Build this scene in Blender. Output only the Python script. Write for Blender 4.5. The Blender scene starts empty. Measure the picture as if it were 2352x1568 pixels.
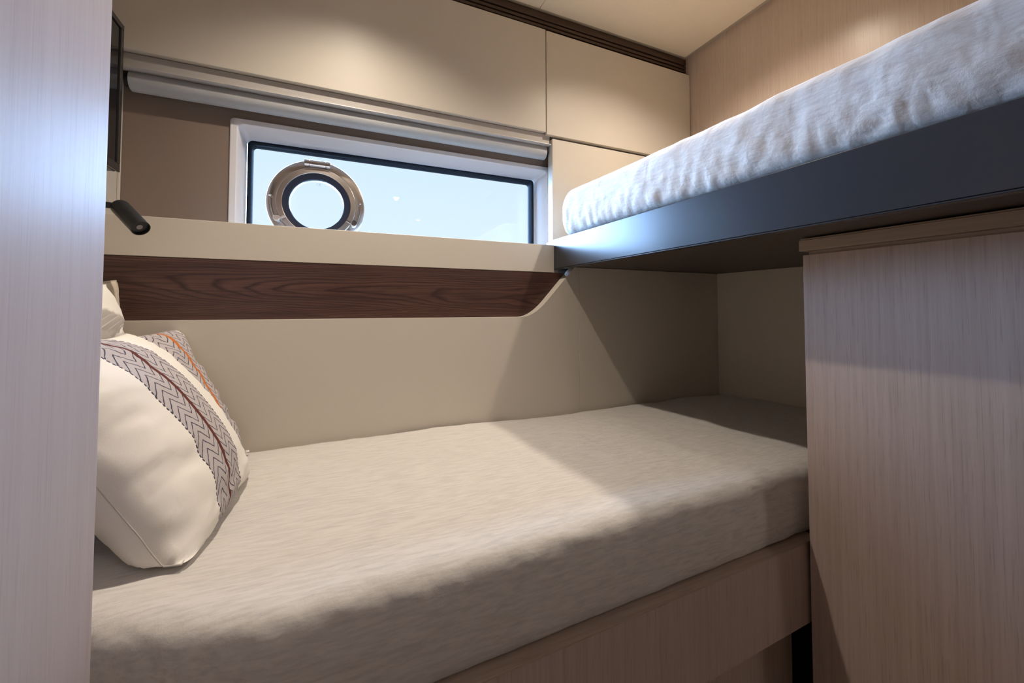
import bpy, bmesh, math, random
from mathutils import Vector, Matrix, noise
random.seed(4)
S = bpy.context.scene
Z0 = 1.0            # eye height above the cabin floor; geometry below is written relative to the eye level

# ------------------------------------------------------------------ camera
cd = bpy.data.cameras.new('camera'); cam = bpy.data.objects.new('camera', cd)
S.collection.objects.link(cam); S.camera = cam
F, CY, YAW, PIT = 936.67, 675.18, math.radians(23.991), math.radians(1.9105)
cd.sensor_width = 36; cd.lens = F / 2352 * 36; cd.shift_y = (CY - 784) / 2352; cd.clip_start = .01
fw = Vector((math.sin(YAW) * math.cos(PIT), math.cos(YAW) * math.cos(PIT), math.sin(PIT)))
rt = Vector((math.cos(YAW), -math.sin(YAW), 0)); up = rt.cross(fw)
cam.matrix_world = Matrix(((rt.x, up.x, -fw.x, 0), (rt.y, up.y, -fw.y, 0), (rt.z, up.z, -fw.z, Z0), (0, 0, 0, 1)))

# ------------------------------------------------------------------ sky, light, exposure
W = bpy.data.worlds.new('sky'); S.world = W; W.use_nodes = True
wn = W.node_tree; wn.nodes.clear()
wo = wn.nodes.new('ShaderNodeOutputWorld'); wb = wn.nodes.new('ShaderNodeBackground')
wr = wn.nodes.new('ShaderNodeValToRGB'); wt = wn.nodes.new('ShaderNodeTexCoord'); ws = wn.nodes.new('ShaderNodeSeparateXYZ')
wr.color_ramp.elements[0].position = 0.05; wr.color_ramp.elements[0].color = (.80, .94, 1.0, 1)
wr.color_ramp.elements[1].position = 0.6; wr.color_ramp.elements[1].color = (.56, .78, 1.0, 1)
wn.links.new(wt.outputs['Generated'], ws.inputs[0]); wn.links.new(ws.outputs['Z'], wr.inputs[0])
wn.links.new(wr.outputs[0], wb.inputs[0]); wn.links.new(wb.outputs[0], wo.inputs[0])
wb.inputs[1].default_value = 1.1

def lamp(kind, name, loc, energy, color, **kw):
    l = bpy.data.lights.new(name, kind); l.energy = energy; l.color = color
    for k, v in kw.items(): setattr(l, k, v)
    o = bpy.data.objects.new(name, l); S.collection.objects.link(o); o.location = Vector(loc) + Vector((0, 0, Z0)); return o
# hazy bright sky light falling in through the hull window
def sky_sun(name, az, el, energy, ang, col=(.36, .60, 1.0)):
    o = lamp('SUN', name, (0, 3, 1), energy, col, angle=math.radians(ang))
    d = Vector((math.sin(az) * math.cos(el), math.cos(az) * math.cos(el), math.sin(el)))
    o.rotation_euler = d.to_track_quat('Z', 'Y').to_euler()
sky_sun('sky_light', math.radians(-20), math.radians(27), 96.0, 86)
WARM = (1.0, .87, .725)
DL = [((.06, .87), 48.0), ((.977, .84), 43.0), ((.98, -2.2), 10.0), ((.58, -1.25), 25.0)]  # last entry is an added fill lamp that brightens the mattress front
for i, ((x, y), e) in enumerate(DL):
    lamp('SPOT', 'downlight_beam', (x, y, 1.080), e, WARM, spot_size=math.radians((126, 133, 125, 165)[i]), spot_blend=1.0, shadow_soft_size=.018)
S.view_settings.view_transform = 'Standard'; S.view_settings.look = 'None'
S.view_settings.exposure = 0.0; S.view_settings.gamma = 1; S.view_settings.use_curve_mapping = False
S.cycles.max_bounces = 10; S.cycles.diffuse_bounces = 6; S.cycles.caustics_reflective = False; S.cycles.caustics_refractive = False
S.cycles.sample_clamp_indirect = 4

# ------------------------------------------------------------------ helpers
C = S.collection
ORG = {}
def put(o, parent=None, org=(0, 0, 0)):
    C.objects.link(o); org = Vector(org)
    if parent is None:
        ORG[o] = org; o.location = org + Vector((0, 0, Z0))
    else:
        o.parent = parent; ORG[o] = org; o.location = org - ORG[parent]
    return o
def meta(o, label=None, cat=None, group=None, kind=None):
    if label: o['label'] = label
    if cat: o['category'] = cat
    if group: o['group'] = group
    if kind: o['kind'] = kind
    return o
def thing(name, org, label, cat, group=None):
    return meta(put(bpy.data.objects.new(name, None), None, org), label, cat, group)
def obj(name, bm, m, parent=None, org=None, smooth=None, label=None):
    """links bm (eye-relative world coordinates) as one mesh object"""
    if org is None: org = ORG[parent] if parent else (0, 0, 0)
    me = bpy.data.meshes.new(name); bm.normal_update(); bm.to_mesh(me); bm.free()
    me.transform(Matrix.Translation(-Vector(org))); me.materials.append(m)
    if smooth is not None:
        me.shade_smooth()
        if smooth < 180: me.set_sharp_from_angle(angle=math.radians(smooth))
    o = bpy.data.objects.new(name, me); put(o, parent, org)
    if label: o['label'] = label
    return o
def struct(name, bm, m, parent=None, smooth=None):
    o = obj(name, bm, m, parent, smooth=smooth)
    if parent is None: o['kind'] = 'structure'
    return o
def box(bm, x0, x1, y0, y1, z0, z1, bev=0, seg=2):
    r = bmesh.ops.create_cube(bm, size=1)['verts']
    for v in r: v.co = Vector(((x0 + x1) / 2 + v.co.x * (x1 - x0), (y0 + y1) / 2 + v.co.y * (y1 - y0), (z0 + z1) / 2 + v.co.z * (z1 - z0)))
    if bev:
        es = {e for v in r for e in v.link_edges}
        bmesh.ops.bevel(bm, geom=list(es), offset=bev, segments=seg, affect='EDGES', profile=.5)
    return bm
def B(*a, **k): return box(bmesh.new(), *a, **k)
def frame_of(d):
    d = Vector(d).normalized(); a = d.orthogonal().normalized(); return a, d.cross(a), d
def lathe(bm, c, axis, prof, n=48, closed=False):
    """prof: list of (radius, distance along the axis)"""
    a, b, d = frame_of(axis); c = Vector(c); rings = []
    for r, h in prof:
        if r < 1e-6: rings.append([bm.verts.new(c + d * h)]); continue
        rings.append([bm.verts.new(c + d * h + (a * math.cos(t) + b * math.sin(t)) * r) for t in [2 * math.pi * i / n for i in range(n)]])
    pr = list(zip(rings, rings[1:])) + ([(rings[-1], rings[0])] if closed else [])
    for p, q in pr:
        for i in range(n):
            j = (i + 1) % n
            vs = [p[i % len(p)], p[j % len(p)], q[j % len(q)], q[i % len(q)]]
            u = []
            for v in vs:
                if v not in u: u.append(v)
            if len(u) > 2: bm.faces.new(u)
    bmesh.ops.recalc_face_normals(bm, faces=bm.faces); return bm
def cyl(bm, p, q, r, n=24, bev=0):
    p, q = Vector(p), Vector(q); L = (q - p).length
    pr = [(0, 0), (r - bev, 0), (r, bev), (r, L - bev), (r - bev, L), (0, L)] if bev else [(0, 0), (r, 0), (r, L), (0, L)]
    return lathe(bm, p, q - p, pr, n)
def tube(bm, pts, r, n=8, closed=False):
    pts = [Vector(p) for p in pts]; rings = []; a = None; N = len(pts)
    for i, p in enumerate(pts):
        if closed: d = pts[(i + 1) % N] - pts[i - 1]
        else: d = pts[min(i + 1, N - 1)] - pts[max(i - 1, 0)]
        d.normalize(); a = d.orthogonal().normalized() if a is None else (a - d * a.dot(d)).normalized()
        b = d.cross(a); rings.append([bm.verts.new(p + (a * math.cos(t) + b * math.sin(t)) * r) for t in [2 * math.pi * k / n for k in range(n)]])
    for i in range(N if closed else N - 1):
        p, q = rings[i], rings[(i + 1) % N]
        for k in range(n): bm.faces.new([p[k], p[(k + 1) % n], q[(k + 1) % n], q[k]])
    if not closed: bm.faces.new(rings[0]); bm.faces.new(rings[-1])
    bmesh.ops.recalc_face_normals(bm, faces=bm.faces); return bm
def prism(bm, poly, ax, a, b):
    """extrude a polygon given in the other two axes from a to b along axis ax (0 x, 1 y, 2 z)"""
    def P(u, v, w): return {0: (w, u, v), 1: (u, w, v), 2: (u, v, w)}[ax]
    lo = [bm.verts.new(P(u, v, a)) for u, v in poly]; hi = [bm.verts.new(P(u, v, b)) for u, v in poly]
    bm.faces.new(lo); bm.faces.new(hi)
    for i in range(len(poly)):
        j = (i + 1) % len(poly); bm.faces.new([lo[i], lo[j], hi[j], hi[i]])
    bmesh.ops.recalc_face_normals(bm, faces=bm.faces); return bm
def ringframe(bm, o, i, y0, y1, r0=.0, n=6):
    """rectangular picture-frame between rounded rectangles o and i (x0,x1,z0,z1,radius) at depths y0 (outer) and y1 (inner)"""
    def rr(q):
        x0, x1, z0, z1, r = q; pts = []
        for cx, cz, a0 in ((x1 - r, z1 - r, 0), (x0 + r, z1 - r, 90), (x0 + r, z0 + r, 180), (x1 - r, z0 + r, 270)):
            for k in range(n + 1):
                t = math.radians(a0 + 90 * k / n); pts.append((cx + r * math.cos(t), cz + r * math.sin(t)))
        return pts
    a = [bm.verts.new((x, y0, z)) for x, z in rr(o)]; b = [bm.verts.new((x, y1, z)) for x, z in rr(i)]
    for k in range(len(a)):
        j = (k + 1) % len(a); bm.faces.new([a[k], a[j], b[j], b[k]])
    return a, b

# ------------------------------------------------------------------ materials
def mat(name, col, rough=.5, metal=0, spec=.5, coat=0, coat_r=.1):
    m = bpy.data.materials.new(name); m.use_nodes = True; p = m.node_tree.nodes['Principled BSDF']
    p.inputs['Base Color'].default_value = (*col, 1); p.inputs['Roughness'].default_value = rough
    p.inputs['Metallic'].default_value = metal; p.inputs['Specular IOR Level'].default_value = spec
    p.inputs['Coat Weight'].default_value = coat; p.inputs['Coat Roughness'].default_value = coat_r
    return m
def N(m, t, **k):
    n = m.node_tree.nodes.new(t)
    for a, b in k.items():
        if a.startswith('_'): setattr(n, a[1:], b)
    return n
def L(m, a, b): m.node_tree.links.new(a, b)
def coord(m, scale, kind='Object', rot=(0, 0, 0)):
    c = N(m, 'ShaderNodeTexCoord'); mp = N(m, 'ShaderNodeMapping'); mp.inputs['Scale'].default_value = scale; mp.inputs['Rotation'].default_value = rot
    L(m, c.outputs[kind], mp.inputs[0]); return mp.outputs[0]
def noi(m, vec, scale=1, det=4, rough=.6, dist=0):
    n = N(m, 'ShaderNodeTexNoise'); n.inputs['Scale'].default_value = scale; n.inputs['Detail'].default_value = det
    n.inputs['Roughness'].default_value = rough; n.inputs['Distortion'].default_value = dist; L(m, vec, n.inputs['Vector']); return n.outputs['Fac']
def ramp(m, fac, stops):
    r = N(m, 'ShaderNodeValToRGB'); e = r.color_ramp.elements
    while len(e) < len(stops): e.new(.5)
    for k, (p, c) in enumerate(stops): e[k].position = p; e[k].color = (*c, 1)
    L(m, fac, r.inputs[0]); return r.outputs[0]
def mth(m, op, a, b=None, c=None, clamp=False):
    n = N(m, 'ShaderNodeMath'); n.operation = op; n.use_clamp = clamp
    for i, v in enumerate((a, b, c)):
        if v is None: continue
        if isinstance(v, (int, float)): n.inputs[i].default_value = v
        else: L(m, v, n.inputs[i])
    return n.outputs[0]
def mix(m, fac, a, b):
    n = N(m, 'ShaderNodeMix'); n.data_type = 'RGBA'
    for i, v in ((0, fac), (6, a), (7, b)):
        if isinstance(v, (int, float)): n.inputs[i].default_value = v
        elif isinstance(v, tuple): n.inputs[i].default_value = (*v, 1)
        else: L(m, v, n.inputs[i])
    return n.outputs[2]
def bump(m, h, strength, dist, prev=None):
    b = N(m, 'ShaderNodeBump'); b.inputs['Strength'].default_value = strength; b.inputs['Distance'].default_value = dist
    L(m, h, b.inputs['Height'])
    if prev: L(m, prev, b.inputs['Normal'])
    return b.outputs[0]
def pb(m): return m.node_tree.nodes['Principled BSDF']

def laminate(name, col, rough=.42):
    m = mat(name, col, rough, spec=.4)
    n = noi(m, coord(m, (60, 60, 900)), 1, 3); L(m, mix(m, n, tuple(c * .96 for c in col), tuple(min(1, c * 1.03) for c in col)), pb(m).inputs['Base Color'])
    g = noi(m, coord(m, (1, 1, 1)), 900, 2); L(m, bump(m, g, .05, .0005), pb(m).inputs['Normal']); return m
def oak(name, a, b, rough=.34, coat=.0, horizontal=False, along_y=False, pore=.6):
    m = mat(name, a, rough, spec=.5, coat=coat, coat_r=.22)
    sc = (2.2, 170, 170) if horizontal else (170, 170, 2.2)
    if along_y: sc = (170, 2.2, 170)
    n1 = noi(m, coord(m, sc), 1, 5, .65)
    sc2 = (1, 30, 30) if horizontal else (30, 30, .6)
    if along_y: sc2 = (30, 1, 30)
    n2 = noi(m, coord(m, sc2), 1, 3, .5)
    sc3 = (14, 500, 500) if horizontal else (520, 520, 16)
    if along_y: sc3 = (500, 14, 500)
    n3 = noi(m, coord(m, sc3), 1, 2, .5)
    f = mth(m, 'ADD', mth(m, 'MULTIPLY', n1, .8), mth(m, 'MULTIPLY', n2, .2))
    c1 = ramp(m, f, [(.32, tuple(b)), (.62, tuple(a))])
    pores = ramp(m, n3, [(.30, (.72, .72, .72)), (.42, (1, 1, 1))])
    mm = N(m, 'ShaderNodeMix'); mm.data_type = 'RGBA'; mm.blend_type = 'MULTIPLY'; mm.inputs[0].default_value = pore
    L(m, c1, mm.inputs[6]); L(m, pores, mm.inputs[7]); L(m, mm.outputs[2], pb(m).inputs['Base Color'])
    L(m, bump(m, n3, .18, .0006), pb(m).inputs['Normal']); return m
def walnut():
    m = mat('walnut', (.1, .05, .04), .38, spec=.4)
    tc = N(m, 'ShaderNodeTexCoord'); sx = N(m, 'ShaderNodeSeparateXYZ'); L(m, tc.outputs['Object'], sx.inputs[0])
    x, z = sx.outputs['X'], sx.outputs['Z']
    z = mth(m, 'ADD', z, mth(m, 'MULTIPLY', x, .03))
    dz = mth(m, 'SUBTRACT', z, .048)
    lo = noi(m, coord(m, (2.2, 2.2, 13)), 1, 3, .5)
    w = mth(m, 'ADD', mth(m, 'MULTIPLY', x, -1.0), mth(m, 'MULTIPLY', mth(m, 'MULTIPLY', dz, dz), 300))
    w = mth(m, 'ADD', w, mth(m, 'MULTIPLY', lo, .9))
    r = mth(m, 'FRACT', mth(m, 'MULTIPLY', w, 6.5))
    fine = noi(m, coord(m, (7, 7, 420)), 1, 4, .7); med = noi(m, coord(m, (2, 2, 70)), 1, 4, .6)
    c = ramp(m, r, [(0, (.030, .013, .011)), (.16, (.095, .045, .034)), (.7, (.115, .058, .043)), (.97, (.045, .020, .016))])
    c = mix(m, ramp(m, med, [(.38, (0, 0, 0)), (.62, (.55, .55, .55))]), c, (.052, .026, .022))
    c = mix(m, ramp(m, fine, [(.40, (.5, .5, .5)), (.52, (0, 0, 0))]), c, (.020, .009, .008))
    L(m, c, pb(m).inputs['Base Color']); L(m, bump(m, fine, .12, .0005), pb(m).inputs['Normal']); return m
def linen(name, col, wr=.5, along='x'):
    m = mat(name, col, .85, spec=.25); pb(m).inputs['Sheen Weight'].default_value = .25
    sx = (26, 210, 210) if along == 'x' else (210, 26, 210)
    s1 = noi(m, coord(m, sx), 1, 4, .65); wv = noi(m, coord(m, (1, 1, 1)), 700, 2)
    c = ramp(m, s1, [(.30, tuple(c * .80 for c in col)), (.60, col)])
    L(m, c, pb(m).inputs['Base Color'])
    big = noi(m, coord(m, (1, 1, 1)), 22, 3, .55, .35); mid = noi(m, coord(m, (1, 1, 1)), 75, 4, .6, .3)
    nn = bump(m, big, .35 * wr, .010); nn = bump(m, mid, .30 * wr, .004, nn)
    nn = bump(m, s1, .12, .0006, nn); nn = bump(m, wv, .2, .0006, nn); L(m, nn, pb(m).inputs['Normal']); return m

M = {}
M['cream'] = laminate('cream_laminate', (.605, .555, .48))
M['cream_edge'] = laminate('cream_edge', (.64, .59, .51))
M['brown'] = laminate('brown_liner', (.235, .175, .138), .6)
M['ceil'] = laminate('ceiling_liner', (.93, .85, .70), .6)
M['ceil_gap'] = laminate('ceiling_edge', (.45, .40, .33), .6)
M['dark'] = mat('dark_void', (.012, .011, .011), .7)
M['oak'] = oak('bleached_oak', (.46, .37, .325), (.385, .305, .265))
M['oak_wall'] = oak('veneer_wall', (.56, .46, .385), (.49, .395, .325), rough=.30)
M['oak_gloss'] = oak('satin_oak', (.53, .46, .445), (.49, .42, .405), rough=.46, pore=.3); pb(M['oak_gloss']).inputs['Specular IOR Level'].default_value = .03
M['oak_h'] = oak('bleached_oak_edge', (.42, .33, .27), (.32, .245, .195), horizontal=True)
M['oak_y'] = oak('bleached_oak_counter', (.42, .33, .27), (.34, .265, .21), along_y=True)
M['walnut'] = walnut()
M['slat'] = oak('dark_slat_wood', (.085, .048, .030), (.045, .024, .016), rough=.5, horizontal=True)
M['beam'] = laminate('taupe_lacquer', (.030, .031, .036), .27); pb(M['beam']).inputs['Specular IOR Level'].default_value = .42; pb(M['beam']).inputs['Coat Weight'].default_value = .0; pb(M['beam']).inputs['Coat Roughness'].default_value = .26; pb(M['beam']).inputs['Coat IOR'].default_value = 1.9
M['under'] = laminate('bunk_underside', (.075, .058, .052), .45)
M['sheet'] = linen('linen_sheet', (.64, .615, .585), .55, 'x')
M['sheet2'] = linen('grey_linen_sheet', (.575, .52, .475), .7, 'y')
M['white_gel'] = mat('white_gelcoat', (.74, .73, .76), .16, spec=.6)
M['rubber'] = mat('black_rubber', (.012, .016, .024), .75, spec=.12)
M['chrome'] = mat('polished_steel', (.78, .75, .73), .07, metal=1)
M['chrome_ring'] = mat('brushed_ring', (.62, .57, .54), .27, metal=1)
M['gasket'] = mat('porthole_gasket', (.012, .018, .036), .35)
M['fascia'] = laminate('grey_fascia', (.50, .475, .45), .4)
M['blind'] = laminate('blind_shell', (.46, .47, .48), .45)
M['black'] = mat('matte_black', (.012, .013, .015), .38)
M['lens'] = mat('lamp_lens', (.25, .23, .24), .3)
M['tvb'] = mat('tv_bezel', (.03, .028, .028), .22)
M['tvs'] = mat('tv_screen', (.008, .008, .010), .06)
M['cotton'] = mat('white_cotton', (.84, .815, .77), .9, spec=.2)
_w = noi(M['cotton'], coord(M['cotton'], (1, 1, 1)), 650, 2); _b = noi(M['cotton'], coord(M['cotton'], (1, 1, 1)), 28, 2, .5, .6)
L(M['cotton'], bump(M['cotton'], _w, .2, .0005, bump(M['cotton'], _b, .15, .006)), pb(M['cotton']).inputs['Normal'])
M['seam'] = mat('seam_thread', (.50, .47, .44), .9, spec=.2)
M['beige'] = linen('beige_linen', (.62, .54, .43), .4, 'x')
M['floor'] = oak('floor_oak', (.30, .22, .16), (.22, .16, .11), horizontal=True)
M['mark'] = mat('etched_mark', (.40, .50, .58), .4)
M['emit'] = bpy.data.materials.new('downlight_lens'); M['emit'].use_nodes = True
_p = pb(M['emit']); _p.inputs['Emission Color'].default_value = (1, .80, .55, 1); _p.inputs['Emission Strength'].default_value = 12
def glass():
    m = bpy.data.materials.new('clear_glass'); m.use_nodes = True; nt = m.node_tree; nt.nodes.clear()
    o = nt.nodes.new('ShaderNodeOutputMaterial'); t = nt.nodes.new('ShaderNodeBsdfTransparent'); g = nt.nodes.new('ShaderNodeBsdfGlossy')
    f = nt.nodes.new('ShaderNodeFresnel'); f.inputs[0].default_value = 1.5; mx = nt.nodes.new('ShaderNodeMixShader')
    g.inputs['Roughness'].default_value = 0; t.inputs[0].default_value = (.985, .995, 1, 1)
    nt.links.new(f.outputs[0], mx.inputs[0]); nt.links.new(t.outputs[0], mx.inputs[1]); nt.links.new(g.outputs[0], mx.inputs[2]); nt.links.new(mx.outputs[0], o.inputs[0]); return m
M['glass'] = glass()
def band_cloth(name, stripe, lo, hi):
    """white cotton with a woven chevron band; the band lies between lo and hi across the cushion (UV u)"""
    m = mat(name, (.84, .815, .77), .9, spec=.2)
    tc = N(m, 'ShaderNodeTexCoord'); sx = N(m, 'ShaderNodeSeparateXYZ'); L(m, tc.outputs['UV'], sx.inputs[0])
    u, v = sx.outputs['X'], sx.outputs['Y']; mid = (lo + hi) / 2; half = (hi - lo) / 2
    wob = noi(m, coord(m, (1, 1, 1), 'UV'), 30, 2)
    a = mth(m, 'DIVIDE', mth(m, 'ABSOLUTE', mth(m, 'SUBTRACT', u, mid)), half)
    zig = mth(m, 'PINGPONG', mth(m, 'MULTIPLY', a, 1.55), .5)
    f = mth(m, 'FRACT', mth(m, 'ADD', mth(m, 'ADD', mth(m, 'MULTIPLY', v, 22), mth(m, 'MULTIPLY', zig, 2.6)), mth(m, 'MULTIPLY', wob, .35)))
    line = mth(m, 'LESS_THAN', f, .17)
    cloth = mix(m, noi(m, coord(m, (1, 1, 1), 'UV'), 220, 2), (.42, .385, .39), (.56, .52, .53))
    c = mix(m, line, cloth, (.07, .065, .095))
    c = mix(m, mth(m, 'LESS_THAN', a, .075), c, stripe)
    inside = mth(m, 'LESS_THAN', a, 1.0)
    dots = mth(m, 'MULTIPLY', mth(m, 'LESS_THAN', mth(m, 'ABSOLUTE', mth(m, 'SUBTRACT', a, 1.0)), .022), mth(m, 'LESS_THAN', mth(m, 'FRACT', mth(m, 'MULTIPLY', v, 46)), .6))
    c = mix(m, inside, (.84, .815, .77), c); c = mix(m, dots, c, (.05, .045, .06))
    L(m, c, pb(m).inputs['Base Color'])
    w = noi(m, coord(m, (1, 1, 1)), 650, 2); b = noi(m, coord(m, (1, 1, 1)), 26, 2, .5, .6)
    L(m, bump(m, w, .2, .0005, bump(m, b, .15, .006)), pb(m).inputs['Normal']); return m

# ------------------------------------------------------------------ the cabin shell
D, LY, XU, XR, YC, ZC, XL, YB, XC = 1.15, 1.186, .683, 1.416, 1.279, 1.09, -.50, 1.35, .835
YE, FZ = -2.6, -1.0     # end of the room behind the viewer, floor
struct('floor', B(XL - .1, 1.6, YE - .1, 1.6, FZ - .05, FZ), M['floor'])
# ceiling: carrier slab and lining panels with a narrow seam and recessed border
ce = struct('ceiling', B(XL - .1, 1.6, YE - .1, 1.6, ZC + .006, ZC + .06), M['ceil_gap'])
for x0, x1 in ((XL + .002, .6815), (.6835, XR - .017)):
    struct('ceiling_panel', B(x0, x1, YE + .01, 1.286, ZC, ZC + .008, bev=.001, seg=1), M['ceil'], ce)
struct('wall_right', B(XR + .003, XR + .08, YE, 1.45, FZ, ZC + .008), M['oak_wall'])
struct('wall_left', B(XL - .08, XL, YE, 1.45, FZ, ZC + .008), M['cream'])
struct('wall_behind', B(XL, XR, YE - .08, YE, FZ, ZC + .008), M['cream'])
# hull side wall with the window opening
WX0, WX1, WZ0, WZ1 = -.232, .724, .165, .500     # rubber line of the window
bm = bmesh.new()
for a in ((XL - .08, WX0 - .03, FZ, ZC + .05), (WX1 + .03, 1.5, FZ, ZC + .05), (WX0 - .03, WX1 + .03, WZ1 + .02, ZC + .05), (WX0 - .03, WX1 + .03, FZ, WZ0 - .03)):
    box(bm, a[0], a[1], YB, YB + .09, a[2], a[3])
struct('wall_back', bm, M['brown'])
# thin light trim where the left wall meets the brown liner
struct('trim_1', B(XL, XL + .006, YB - .006, YB, -.1, .6, bev=.001, seg=1), M['cream_edge'])

# ------------------------------------------------------------------ window
wf = bmesh.new()
o1 = (WX0 - .031, .762, WZ0 - .035, .533, .012); o2 = (WX0 - .015, .745, WZ0 - .018, .519, .016); i1 = (WX0, WX1, WZ0, WZ1, .014)
_, a = ringframe(wf, o1, o1, YB + .004, YB - .004)
ringframe(wf, (o1[0], o1[1], o1[2], o1[3], .012), (o1[0] + .002, o1[1] - .002, o1[2] + .002, o1[3] - .002, .012), YB - .004, YB - .006)
ringframe(wf, (o1[0] + .002, o1[1] - .002, o1[2] + .002, o1[3] - .002, .012), o2, YB - .006, YB - .006)
ringframe(wf, o2, (o2[0] + .003, o2[1] - .003, o2[2] + .003, o2[3] - .003, .016), YB - .006, YB - .003)
ringframe(wf, (o2[0] + .003, o2[1] - .003, o2[2] + .003, o2[3] - .003, .016), i1, YB - .003, 1.418)
ringframe(wf, i1, i1, 1.418, 1.45)
bmesh.ops.remove_doubles(wf, verts=wf.verts, dist=.0004); bmesh.ops.recalc_face_normals(wf, faces=wf.faces)
win = struct('window_1', wf, M['white_gel'], smooth=40)
g = bmesh.new(); g1 = (WX0 + .0005, WX1 - .0005, WZ0 + .0005, WZ1 - .0005, .014); g2 = (WX0 + .006, WX1 - .006, WZ0 + .006, WZ1 - .006, .012)
g3 = (WX0 + .010, WX1 - .010, WZ0 + .010, WZ1 - .010, .010)
ringframe(g, g1, g2, 1.417, 1.414); ringframe(g, g2, g3, 1.414, 1.420); ringframe(g, g3, (g3[0] + .002, g3[1] - .002, g3[2] + .002, g3[3] - .003, .01), 1.420, 1.447)
bmesh.ops.remove_doubles(g, verts=g.verts, dist=.0004)
struct('rubber_seal', g, M['rubber'], win, smooth=50)
PC = Vector((-.043, 0, .326))       # centre of the porthole
gp = bmesh.new(); v0 = [gp.verts.new((x, 1.432, z)) for x, z in ((WX0 + .004, WZ0 + .004), (WX1 - .004, WZ0 + .004), (WX1 - .004, WZ1 - .004), (WX0 + .004, WZ1 - .004))]
es = [gp.edges.new((v0[i], v0[(i + 1) % 4])) for i in range(4)]
cc = [gp.verts.new((PC.x + .118 * math.cos(t), 1.432, PC.z + .118 * math.sin(t))) for t in [2 * math.pi * i / 64 for i in range(64)]]
es += [gp.edges.new((cc[i], cc[(i + 1) % 64])) for i in range(64)]
bmesh.ops.triangle_fill(gp, edges=es, use_beauty=True)
ex = bmesh.ops.extrude_face_region(gp, geom=list(gp.faces)); 
for e in ex['geom']:
    if isinstance(e, bmesh.types.BMVert): e.co.y += .006
bmesh.ops.recalc_face_normals(gp, faces=gp.faces)
struct('window_pane', gp, M['glass'], win)

# ------------------------------------------------------------------ porthole fitted in the pane
ph = thing('porthole', (PC.x, 1.43, PC.z - .14), 'round polished steel opening porthole set in the left half of the wide window', 'porthole')
def plathe(prof, n=96, closed=False): return lathe(bmesh.new(), (PC.x, 0, PC.z), (0, 1, 0), prof, n, closed)
obj('flange', plathe([(.112, 1.440), (.140, 1.440), (.1415, 1.438), (.1415, 1.427), (.1405, 1.4245), (.138, 1.423), (.120, 1.4195), (.112, 1.4195)], closed=True), M['chrome_ring'], ph, smooth=20)
obj('hatch_ring', plathe([(.088, 1.430), (.1145, 1.430), (.1150, 1.413), (.1140, 1.4115), (.1125, 1.4108), (.0985, 1.4095), (.0968, 1.4105), (.095, 1.416)], closed=True), M['chrome_ring'], ph, smooth=18)
obj('gasket', plathe([(.098, 1.427), (.0965, 1.412), (.094, 1.4125), (.0800, 1.414), (.0785, 1.416), (.0785, 1.427)], closed=True), M['gasket'], ph, smooth=40)
obj('glazing_bead', plathe([(.082, 1.4405), (.0785, 1.428), (.0775, 1.4285), (.0775, 1.4405)], closed=True), mat('clear_bead', (.22, .36, .55), .25), ph, smooth=40)
obj('glass', plathe([(0, 1.430), (.081, 1.430), (.081, 1.434), (0, 1.434)], n=64), M['glass'], ph)
hx = (PC.x - .037, PC.x - .023, PC.x + .024, PC.x + .037); hz, hy = PC.z + .125, 1.407
hg = obj('hinge', cyl(bmesh.new(), (hx[1] + .0005, hy, hz), (hx[2] - .0005, hy, hz), .0105, bev=.001), M['chrome'], ph, smooth=40)
for a_, b_ in ((hx[0], hx[1]), (hx[2], hx[3])):
    k = cyl(bmesh.new(), (a_, hy, hz), (b_, hy, hz), .0105, bev=.001); box(k, a_ + .001, b_ - .001, hy, 1.423, hz - .006, hz + .008, bev=.001, seg=1)
    obj('hinge_knuckle', k, M['chrome'], ph, smooth=40)
for s in (-1, 1):
    ang = math.radians(-28); kx, kz = PC.x + s * .122 * math.cos(ang), PC.z + .122 * math.sin(ang)
    lt = cyl(bmesh.new(), (kx, 1.418, kz), (kx, 1.386, kz), .0096, bev=.0015)
    lv = obj('latch', lt, M['chrome'], ph, smooth=40)
    t = bmesh.new(); pts = []
    for q in range(9):
        aa = math.radians(-24 + 30 * q / 8); pts.append((PC.x + s * .128 * math.cos(aa), 1.413 - .001 * q / 8, PC.z + .128 * math.sin(aa)))
    tube(t, pts, .0019); lathe(t, (pts[-1][0], 1.4125, pts[-1][2]), (0, 1, 0), [(0, -.005), (.0025, -.0045), (.0042, 0), (.0025, .0045), (0, .005)], 16)
    obj('lever', t, M['chrome'], lv, org=ORG[lv], smooth=60)
    t = bmesh.new(); aa0 = math.radians(-28); ri = .100; box(t, -.012, .012, -.002, .002, -.0035, .0035, bev=.001, seg=1)
    bmesh.ops.transform(t, matrix=Matrix.Translation((PC.x + s * .110 * math.cos(aa0), 1.406, PC.z + .110 * math.sin(aa0))) @ Matrix.Rotation(-s * math.radians(-28), 4, 'Y'), verts=t.verts)
    obj('latch_clip', t, M['chrome'], lv, org=ORG[lv])
t = bmesh.new()
for cx in (PC.x + .0005, PC.x + .0080):
    tube(t, [(cx + .0030 * math.cos(a), 1.4285, PC.z + .066 + .0030 * math.sin(a)) for a in [math.radians(55 + 250 * k / 14) for k in range(15)]], .00035, 5)
tube(t, [(PC.x + .0052, 1.4285, PC.z + .066), (PC.x + .0092, 1.4285, PC.z + .066)], .00035, 5)
obj('certification_mark', t, M['mark'], ph, label='small grey CE mark on the porthole glass')

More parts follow.
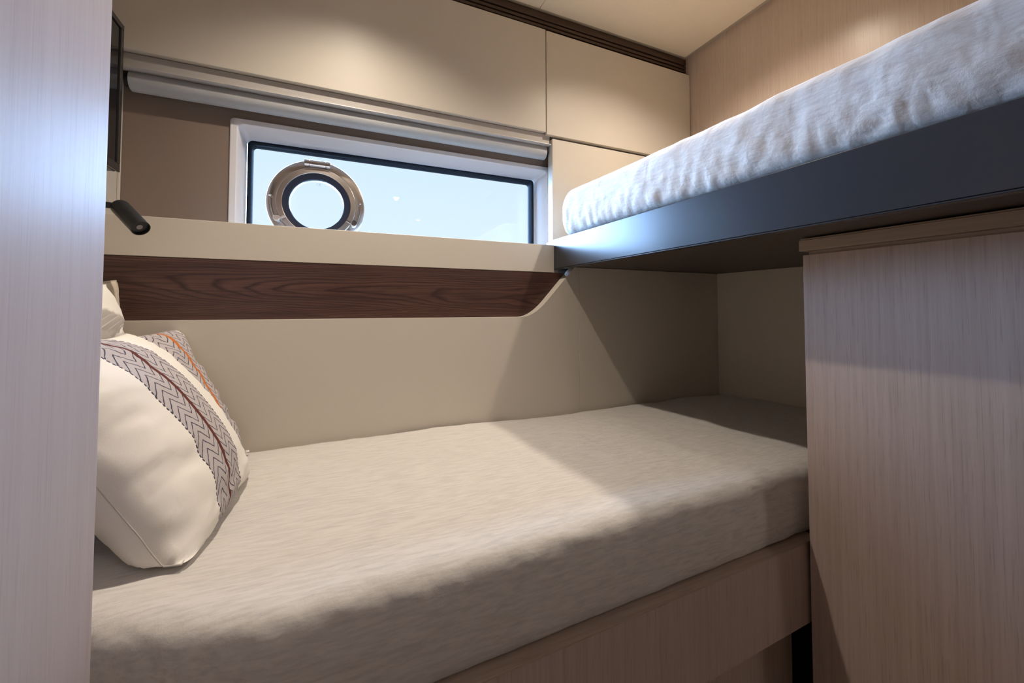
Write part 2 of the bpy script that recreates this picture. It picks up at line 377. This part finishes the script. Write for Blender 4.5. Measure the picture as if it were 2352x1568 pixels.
# ------------------------------------------------------------------ overhead cabinets, fascia and blind
oc = thing('overhead_cabinet', (.1, 1.36, .635), 'wide cream overhead cabinet door above the window blind, up to the dark slatted grille', 'cabinet', 'cream overhead cabinets')
obj('door', B(XL + .004, .7035, YC, YC + .018, .635, 1.0135, bev=.0012), M['cream'], oc)
obj('carcass', B(XL + .004, .702, YC + .019, YB - .003, .645, 1.008), M['cream_edge'], oc)
oc = thing('overhead_cabinet', (1.06, 1.36, .628), 'smaller cream overhead cabinet door meeting the veneered wall, above the top bunk foot', 'cabinet', 'cream overhead cabinets')
obj('door', B(.7065, XR - .001, YC, YC + .018, .628, 1.0115, bev=.0012), M['cream'], oc)
obj('carcass', B(.7045, XR - .001, YC + .019, YB - .003, .640, 1.008), M['cream_edge'], oc)
wp = thing('wall_panel', (1.07, 1.30, .14), 'cream side panel right of the window, behind the foot of the top bunk', 'panel')
obj('panel_board', B(.731, XR - .001, YC + .001, YC + .034, .215, .6155, bev=.0012), M['cream'], wp)
fa = thing('blind_fascia', (.1, 1.3, .596), 'grey strip fascia running below the wide cabinet door, above the roller blind', 'fascia')
obj('fascia_board', B(XL + .004, .7275, YC + .016, YC + .030, .596, .634, bev=.001, seg=1), M['fascia'], fa)
obj('lip', prism(bmesh.new(), [(YC + .004, .594), (YC + .031, .5935), (YC + .031, .596), (YC + .016, .5965), (YC + .0045, .5965)], 0, XL + .004, .7275), M['fascia'], fa)
rb = thing('roller_blind', (.1, 1.325, .55), 'rolled up grey roller blind spanning above the window', 'roller blind')
pr = [(.0, 0), (.0235, 0), (.0245, .001), (.0245, 1.190), (.0235, 1.191), (0, 1.191)]
obj('roll', lathe(bmesh.new(), (-.470, 1.3235, .5745), (1, 0, 0), pr, 40), M['blind'], rb, smooth=40)
for x in (-.482, .7225):
    b = bmesh.new(); lathe(b, (x, 1.3235, .5745), (1, 0, 0), [(0, 0), (.014, 0), (.014, .0105), (0, .0105)], 24); box(b, x + .001, x + .006, 1.315, 1.349, .566, .589)
    obj('bracket', b, M['black'], rb, smooth=40)

# dark slatted ventilation grille between the cabinets and the ceiling
gr = thing('slatted_grille', (.45, 1.3, 1.01), 'long dark brown slatted wooden grille along the ceiling edge above the cabinets', 'grille')
obj('backing', B(XL + .003, XR - .001, 1.318, 1.330, 1.0115, ZC + .004), M['dark'], gr)
for z0, z1 in ((1.0135, 1.0255), (1.0315, 1.0415), (1.0475, 1.0575), (1.0640, 1.0885)):
    obj('slat', B(XL + .003, XR - .001, 1.297, 1.317, z0, z1, bev=.001, seg=1), M['slat'], gr)

# ------------------------------------------------------------------ ledge, walnut back and bedside panels
lg = thing('window_ledge', (.1, LY, .1175), 'long cream window ledge running below the window above the walnut recess', 'ledge')
obj('front_board', B(XL + .002, XU - .0005, LY, LY + .018, .1175, .209, bev=.001), M['cream'], lg)
obj('shelf_board', B(XL + .002, XU - .0005, LY + .0185, YB - .009, .1175, .130), M['cream'], lg)
wn_ = obj('walnut_panel', B(XL + .002, .80, LY + .001, LY + .019, -.34, .1165), M['walnut'], None)
meta(wn_, 'dark walnut wood panel lining the long recess between the ledge and the cream side panel', 'panel')
def arc(P0, P1, P2, n=10):
    return [tuple((1 - t) ** 2 * a + 2 * t * (1 - t) * b + t * t * c for a, b, c in zip(P0, P1, P2)) for t in [i / n for i in range(n + 1)]]
sl = (.129 - .020) / (.735 - .633)
poly = [(XL + .002, -.46), (.7565, -.46), (.7565, .1345), (.7395, .1345)] + arc((.640, .0275), (.588, -.029), (.543, -.029), 14) + [(XL + .002, -.029)]
cp = obj('bedside_panel', prism(bmesh.new(), poly, 1, D, LY), M['cream'], smooth=25)
meta(cp, 'cream panel behind the lower bed with a long cutout sweeping up under the top bunk', 'panel')
cp.data.materials[0] = M['cream']
bp = obj('bedside_panel', B(.7575, XR - .003, D, LY, -.46, .1345, bev=.0006, seg=1), M['cream'])
meta(bp, 'plain cream panel in the shaded alcove corner right of the thin vertical seam', 'panel')
fp = obj('foot_panel', B(XR - .010, XR + .002, .4925, D - .0006, -.46, .1345), M['cream'])
meta(fp, 'shaded cream panel at the foot of the lower bed beside the oak cabinet', 'panel')

# ------------------------------------------------------------------ cloth surfaces
def fb(p, sc, oct_=3): return noise.fractal(Vector(p) * sc, 1.0, 2.0, oct_)
BEDZ = -.336
def bedz(y): return -.3385 + .026 * max(0, min(1, (D - y) / .60))
def lower_mattress():
    bm = bmesh.new(); yb = D - .003
    x0, x1 = XL + .004, XR - .013; nx = 260
    # profile from back bottom, over the top, down the front, to the front bottom; parameter list (y offset from front, z)
    prof = [(None, -.455), (None, -.40), (None, -.352), ('b', .012, -.340)]
    xs = [x0 + (x1 - x0) * i / nx for i in range(nx + 1)]
    def front(x):      # y of the front face; beyond the cabinet it steps back round a soft corner
        f = .462 + (.4965 - .462) * (min(x, .90) + .17) / 1.0035 + .0175
        if x < -.03: f += .066 * min(1.6, (-.03 - x) / .19) ** 1.5
        return f
    grid = []
    for x in xs:
        fy = front(x); row = []
        for z in (-.4462, -.42, -.385, -.358): row.append(Vector((x, yb, z)))
        for k in range(46):
            t = k / 45; y = yb - .010 - (yb - .010 - (fy + .070)) * t
            row.append(Vector((x, y, bedz(y) + .002 * math.sin(math.pi * t))))
        for dy, z in ((.050, -.3125), (.036, -.3130), (.026, -.3145), (.0175, -.3175), (.0105, -.322), (.0055, -.328), (.002, -.336), (.0, -.347), (-.002, -.362), (-.003, -.380), (-.002, -.400), (.0, -.424), (.0015, -.4400), (.006, -.4461)):
            row.append(Vector((x, fy + dy, z)))
        for dy in (.10, .3): row.append(Vector((x, fy + dy, -.4462)))
        grid.append(row)
    n = len(grid[0]); V = []
    for i, row in enumerate(grid):
        e = min(1, min(i, nx - i) / 4.0); r = []
        for j, p in enumerate(row):
            q = p.copy()
            top = min(1, (54 - j) / 6) if 4 <= j < 54 else 0; frontz = max(0, min(1, (j - 46) / 6)) if j < n - 2 else 0
            q.z += top * (.0050 * fb((p.x * .9, p.y * 1.4, 3.1), 4.2, 2) + .0016 * fb((p.x, p.y, 1.7), 16, 2))
            if frontz:
                w = .0014 * fb((p.x * 1.0, 1.3, p.z * 2.2), 7.0, 3) + .0024 * fb((p.x * 1.0 + p.z * .8, .3, p.z * 1.6), 38, 3)
                # taut diagonal pulls near the lower right corner
                k = max(0, (p.x - .45) / .4); w += .0028 * min(k, 1) * math.sin((p.x * 60 + p.z * 95) + 3 * fb(p, 9)) * max(0, min(1, (-.36 - p.z) / .05))
                q.y += w * frontz * (1 if j < n - 4 else .4)
            if i < 5 and top: q.z -= (5 - i) ** 2 * .0005
            r.append(bm.verts.new(q))
        V.append(r)
    for i in range(nx):
        for j in range(n - 1): bm.faces.new([V[i][j], V[i][j + 1], V[i + 1][j + 1], V[i + 1][j]])
        bm.faces.new([V[i][n - 1], V[i][0], V[i + 1][0], V[i + 1][n - 1]])
    bm.faces.new(V[0]); bm.faces.new(V[-1])
    bmesh.ops.recalc_face_normals(bm, faces=bm.faces); return bm
lm = thing('mattress', (.45, .83, -.448), 'lower bunk mattress in a fitted beige linen sheet along the window wall', 'mattress', 'bunk mattresses')
obj('fitted_sheet', lower_mattress(), M['sheet'], lm, smooth=60)

def upper_mattress():
    bm = bmesh.new(); x0, x1 = .691, XR - .006; y0, y1 = -.72, 1.172; ny = 260
    ym = [y0 + (y1 - y0) * i / ny for i in range(ny + 1)]
    prof = [(.30, .238), (.06, .237), (.026, .2375), (.018, .241), (.0125, .247), (.0085, .254), (.0055, .262), (.003, .271), (.001, .281), (0, .292)]
    prof += [(.0 - .001 * math.sin(math.pi * k / 5), .292 + .043 * k / 5) for k in range(1, 6)]
    prof += [(.003, .347), (.008, .358), (.015, .367), (.024, .374), (.036, .379), (.055, .382), (.085, .384)]
    prof += [(.12 + .5 * k / 8, .385) for k in range(9)] + [(.66, .383), (.685, .374), (x1 - x0 - .006, .355), (x1 - x0, .33), (x1 - x0, .26), (x1 - x0 - .01, .238)]
    n = len(prof); V = []
    for i, y in enumerate(ym):
        de = min(y1 - y, y - y0); e = 0 if de > .05 else (1 - de / .05); e = 1 - math.sqrt(max(0, 1 - e * e)); r = []
        far = max(0, (y - .65) / .5)
        for j, (dx, z) in enumerate(prof):
            p = Vector((x0 + dx, y, z))
            p.x += e * .030 * (1 if dx < .3 else -1); zz = (z - .31); p.z = .31 + zz * (1 - .30 * e) - .004 * e
            if z > .30: p.z += .012 * min(far, 1) * (z - .30) / .085
            if j >= 4 and dx < .1:
                low = max(0, min(1, (.335 - z) / .07))
                w = .0045 * fb((.2, y * 1.0, z * 1.5), 7, 3) + .0016 * fb((.7, y, z), 30, 3)
                w += low * (.0030 * math.sin(y * 150 + z * 90 + 6 * fb((0, y, z), 9)) * (fb((5, y, 0), 6, 2) + .45) + .0025 * fb((2, y * 1.5, z * .8), 45, 2))
                p.x += w
            if z > .36: p.z += .003 * fb((p.x, y * 1.2, 2), 7, 2)
            r.append(bm.verts.new(p))
        V.append(r)
    for i in range(ny):
        for j in range(n): bm.faces.new([V[i][j], V[i][(j + 1) % n], V[i + 1][(j + 1) % n], V[i + 1][j]])
    bm.faces.new(V[0]); bm.faces.new(V[-1]); bmesh.ops.recalc_face_normals(bm, faces=bm.faces); return bm
um = thing('mattress', (1.05, .22, .236), 'top bunk mattress in a wrinkled grey linen sheet above the dark side board', 'mattress', 'bunk mattresses')
obj('fitted_sheet', upper_mattress(), M['sheet2'], um, smooth=60)

# ------------------------------------------------------------------ top bunk frame
ub = thing('upper_bunk', (1.05, .2, .128), 'dark taupe lacquered top bunk frame projecting from the veneered wall', 'bunk')
b = B(XU, XU + .020, -.76, LY + .022, .1305, .2285, bev=.001); obj('side_board', b, M['beam'], ub)
obj('edge_lip', B(XU + .0012, XU + .019, -.76, LY + .022, .1275, .1302, bev=.0005, seg=1), M['beam'], ub)
obj('base_board', B(XU + .0205, XR + .0005, -.76, YC - .002, .1355, .155), M['under'], ub)
obj('deck_board', B(XU + .0205, XR + .0005, -.75, YC - .002, .1555, .232), M['beam'], ub)

# ------------------------------------------------------------------ lower bed base
bb = thing('bunk_bed_frame', (.4, .5, FZ), 'bleached oak lower bed frame under the beige mattress, with raised front rail', 'bed frame')
def slanted(bm, x0, x1, f0, f1, th, z0, z1):
    f1 += (f1 - f0) / (x1 - x0) * .0415; x1 += .0415      # the rail runs on behind the end of the cabinet
    return prism(bm, [(x0, f0), (x1, f1), (x1, f1 + th), (x0, f0 + th)], 2, z0, z1)
obj('front_rail', slanted(bmesh.new(), -.17, .8335, .462, .4965, .018, -.598, -.4490), M['oak'], bb)
obj('rail_cap', slanted(bmesh.new(), -.17, .8335, .4615, .4960, .040, -.4488, -.4470), M['oak_h'], bb)
obj('slat_platform', B(XL + .003, XR - .012, .52, D - .005, -.475, -.4475), M['dark'], bb)
obj('lower_panel', B(-.17, .862, .545, .560, FZ, -.476), M['oak'], bb)

# ------------------------------------------------------------------ cabinet on the right
sc_ = thing('storage_cabinet', (1.12, -.2, FZ), 'large bleached oak storage cabinet below the top bunk, right of the lower bed', 'cabinet')
obj('body', B(XC, XR - .001, -.95, .4905, FZ + .0, .1015, bev=.0012), M['oak'], sc_)
obj('shadow_gap', B(XC + .008, XR - .001, -.95, .484, .1018, .1085), M['oak_y'], sc_)
obj('countertop', B(XC - .006, XR - .001, -.96, .4935, .1088, .1295, bev=.0006, seg=1), M['oak_y'], sc_)
obj('top_edge_strip', B(XC - .0045, XR - .001, -.96, .492, .1297, .1320), M['oak_y'], sc_)

# ------------------------------------------------------------------ wardrobe side at the left
wd = thing('wardrobe', (-.34, -.2, FZ), 'tall satin bleached oak wardrobe side filling the left edge, close to the viewer', 'wardrobe')
obj('side_panel', B(XL + .001, -.1735, -.60, .452, FZ, ZC - .0015, bev=.004, seg=3), M['oak_gloss'], wd, smooth=30)

# ------------------------------------------------------------------ television on the left wall
tv = thing('television', (-.47, .96, .31), 'flat black television on the left wall, seen edge on beside the window', 'television')
obj('housing', B(-.481, -.457, .66, 1.228, .314, .661, bev=.004), M['tvb'], tv, smooth=30)
b = bmesh.new()
for a in ((.66, 1.228, .648, .661), (.66, 1.228, .314, .332), (.66, .672, .332, .648), (1.216, 1.228, .332, .648)):
    box(b, -.4568, -.4515, a[0], a[1], a[2], a[3], bev=.0008, seg=1)
obj('bezel', b, M['tvb'], tv)
obj('screen', B(-.4568, -.4545, .673, 1.215, .333, .647), M['tvs'], tv)
obj('wall_bracket', B(XL + .001, -.4815, .86, 1.03, .42, .56), M['black'], tv)

# ------------------------------------------------------------------ reading lamp
rl = thing('reading_lamp', (-.49, 1.06, .2), 'small black cylindrical reading lamp on the left wall above the ledge', 'lamp')
LA = Vector((-.410, 1.115, .215)); LD = Vector((.60, -.53, -.60)).normalized(); LL = .088
obj('lamp_head', lathe(bmesh.new(), LA, LD, [(0, 0), (.012, .0), (.0155, .003), (.0165, .008), (.0165, LL), (.0150, LL), (.0145, LL - .006), (0, LL - .006)], 40), M['black'], rl, smooth=40)
obj('lens', lathe(bmesh.new(), LA + LD * (LL - .0058), LD, [(0, 0), (.0055, 0), (.0055, .001), (0, .0012)], 24), M['lens'], rl, smooth=40)
arm = bmesh.new(); cyl(arm, (-.486, 1.115, .218), LA + LD * .004, .0065, bev=.001)
obj('arm', arm, M['black'], rl, smooth=40)
obj('wall_plate', cyl(bmesh.new(), (XL + .0005, 1.115, .218), (-.486, 1.115, .218), .021, bev=.001), M['black'], rl, smooth=40)

# ------------------------------------------------------------------ pillows
PILS = []
def hfun(s, t, T, e=.46):
    return T / 2 * (max(0, 1 - abs(s) ** 2.3) * max(0, 1 - abs(t) ** 2.3)) ** e
def pillow(name, c, u, v, Wd, H, T, m, label, group=None, pinch=.075, n=56, wr=1.0, seam=None, seed=0, flange=0):
    c = Vector(c); u = Vector(u).normalized(); v = Vector(v); v = (v - u * v.dot(u)).normalized(); nn = u.cross(v)
    bm = bmesh.new(); uv = bm.loops.layers.uv.new('UVMap')
    def place(p):
        q = c + u * p[0] + v * p[1] + nn * p[2]
        for (c2, u2, v2, n2, W2, H2, T2) in PILS:        # soft contact: stay behind pillows already placed
            r = q - c2; a, b_, d = r.dot(u2), r.dot(v2), r.dot(n2); s2, t2 = a / (W2 / 2), b_ / (H2 / 2)
            if abs(s2) < 1.12 and abs(t2) < 1.12:
                lim = -hfun(s2, t2, T2) * 1.05 - .009
                if d > lim: q = q + n2 * (lim - d)
        q.x = max(q.x, XL + .003 + .002 * abs(math.sin(p[0] * 40))); q.z = max(q.z, bedz(q.y) + .011 + .0005 * math.sin(p[0] * 90)); q.y = min(q.y, D - .004)
        return q
    V = {}
    def pt(s, t, side):
        x = Wd / 2 * s * (1 - pinch * math.cos(math.pi * t / 2)); y = H / 2 * t * (1 - pinch * math.cos(math.pi * s / 2))
        h = hfun(s, t, T)
        # wrinkles radiating from the edges, stronger near corners
        ed = max(abs(s), abs(t)); k = max(0, ed - .25)
        w = wr * (.010 * k * fb((s * 1.2 + seed, t * 3.4, side), 1.6, 2) + .0035 * k * fb((s * 2.5, t * 7 + seed, side), 2.2, 2))
        cor = (abs(s) * abs(t)) ** 6; w += wr * .006 * cor * math.sin(14 * (s - t))
        side_f = max(0, min(1, (-.15 - s) / .5)) * max(0, 1 - abs(t) ** 4)
        w += wr * .0028 * side_f * math.sin(13 * (t + .35 * s) + 4 * fb((s + seed, t, 0), 1.5, 2)) * (abs(s) < .97)
        if ed >= .999: w *= .25
        return (x, y, side * (h + w) if ed < .999 else w * .4)
    def sp(i): # denser towards the edges
        a = -1 + 2 * i / n; return math.sin(a * math.pi / 2) * .35 + a * .65
    for side in (1, -1):
        for i in range(n + 1):
            for j in range(n + 1):
                edge = i in (0, n) or j in (0, n)
                if side == -1 and edge: V[(side, i, j)] = V[(1, i, j)]; continue
                V[(side, i, j)] = bm.verts.new(place(pt(sp(i), sp(j), side)))
        for i in range(n):
            for j in range(n):
                ids = [(i, j), (i + 1, j), (i + 1, j + 1), (i, j + 1)]
                if side == -1: ids = ids[::-1]
                try: f = bm.faces.new([V[(side, a, b_)] for a, b_ in ids])
                except ValueError: continue
                for l, (a, b_) in zip(f.loops, ids): l[uv].uv = ((sp(a) + 1) / 2, (sp(b_) + 1) / 2)
    base = c - v * H / 2
    o = obj(name, bm, m, None, org=base, smooth=180)
    meta(o, label, 'pillow', group)
    # stitched seam around the edge
    loop = [(i, 0) for i in range(n)] + [(n, j) for j in range(n)] + [(n - i, n) for i in range(n)] + [(0, n - j) for j in range(n)]
    pts = [place(pt(sp(a), sp(b_), 1)) for a, b_ in loop]
    obj('seam', tube(bmesh.new(), pts, .0009, 6, closed=True), seam or M['seam'], o, org=base, smooth=180)
    PILS.append((c, u, v, nn, Wd, H, T)); return o
pillow('cushion', (-.246, .782, -.190), (.04, 1, 0), (-.55, .0, .83), .335, .345, .15, band_cloth('chevron_cloth', (.12, .035, .028), .26, .60),
       'white cushion in front with a grey chevron band and dark red stripe', seed=1.3, wr=.8, group='striped cushions at the head of the lower bed')
pillow('cushion', (-.300, .962, -.202), (.30, .95, 0), (-.50, .0, .87), .36, .345, .13, band_cloth('chevron_cloth_orange', (.55, .17, .045), .60, .96),
       'white cushion half hidden against the cream panel, its chevron band with an orange stripe', seed=4.1, group='striped cushions at the head of the lower bed')
pillow('bed_pillow', (-.383, .865, -.150), (.02, 1, 0), (-.16, 0, .98), .42, .40, .13, M['cotton'],
       'plain white pillow standing upright against the left wall behind the striped cushions', seed=7.7, wr=.5, group='pillows leaning on the left wall')
pillow('bed_pillow', (-.428, .960, -.150), (.14, .99, 0), (-.10, 0, .99), .38, .42, .06, M['beige'],
       'beige linen pillow at the very back, its edge showing past the plain white pillow', seed=9.9, wr=.5, group='pillows leaning on the left wall', seam=M['beige'])

# ------------------------------------------------------------------ ceiling downlights, the last one an added fill lamp
for i, ((x, y), e) in enumerate(DL):
    lab = ['recessed round downlight in the ceiling above the lower bed', 'recessed round downlight in the ceiling above the top bunk', 'recessed round downlight in the ceiling farthest behind the viewer', 'added fill lamp shaped as a round ceiling downlight, just behind the viewer'][i]
    d = thing('downlight', (x, y, ZC), lab, 'downlight', 'recessed ceiling downlights')
    obj('trim_ring', lathe(bmesh.new(), (x, y, ZC), (0, 0, -1), [(.030, -.0), (.040, .0), (.040, .002), (.036, .004), (.030, .004)], 40, closed=True), M['chrome'], d, smooth=40)
    obj('lens', lathe(bmesh.new(), (x, y, ZC - .0005), (0, 0, -1), [(0, 0), (.029, 0), (.029, .002), (0, .002)], 32), M['emit'], d)
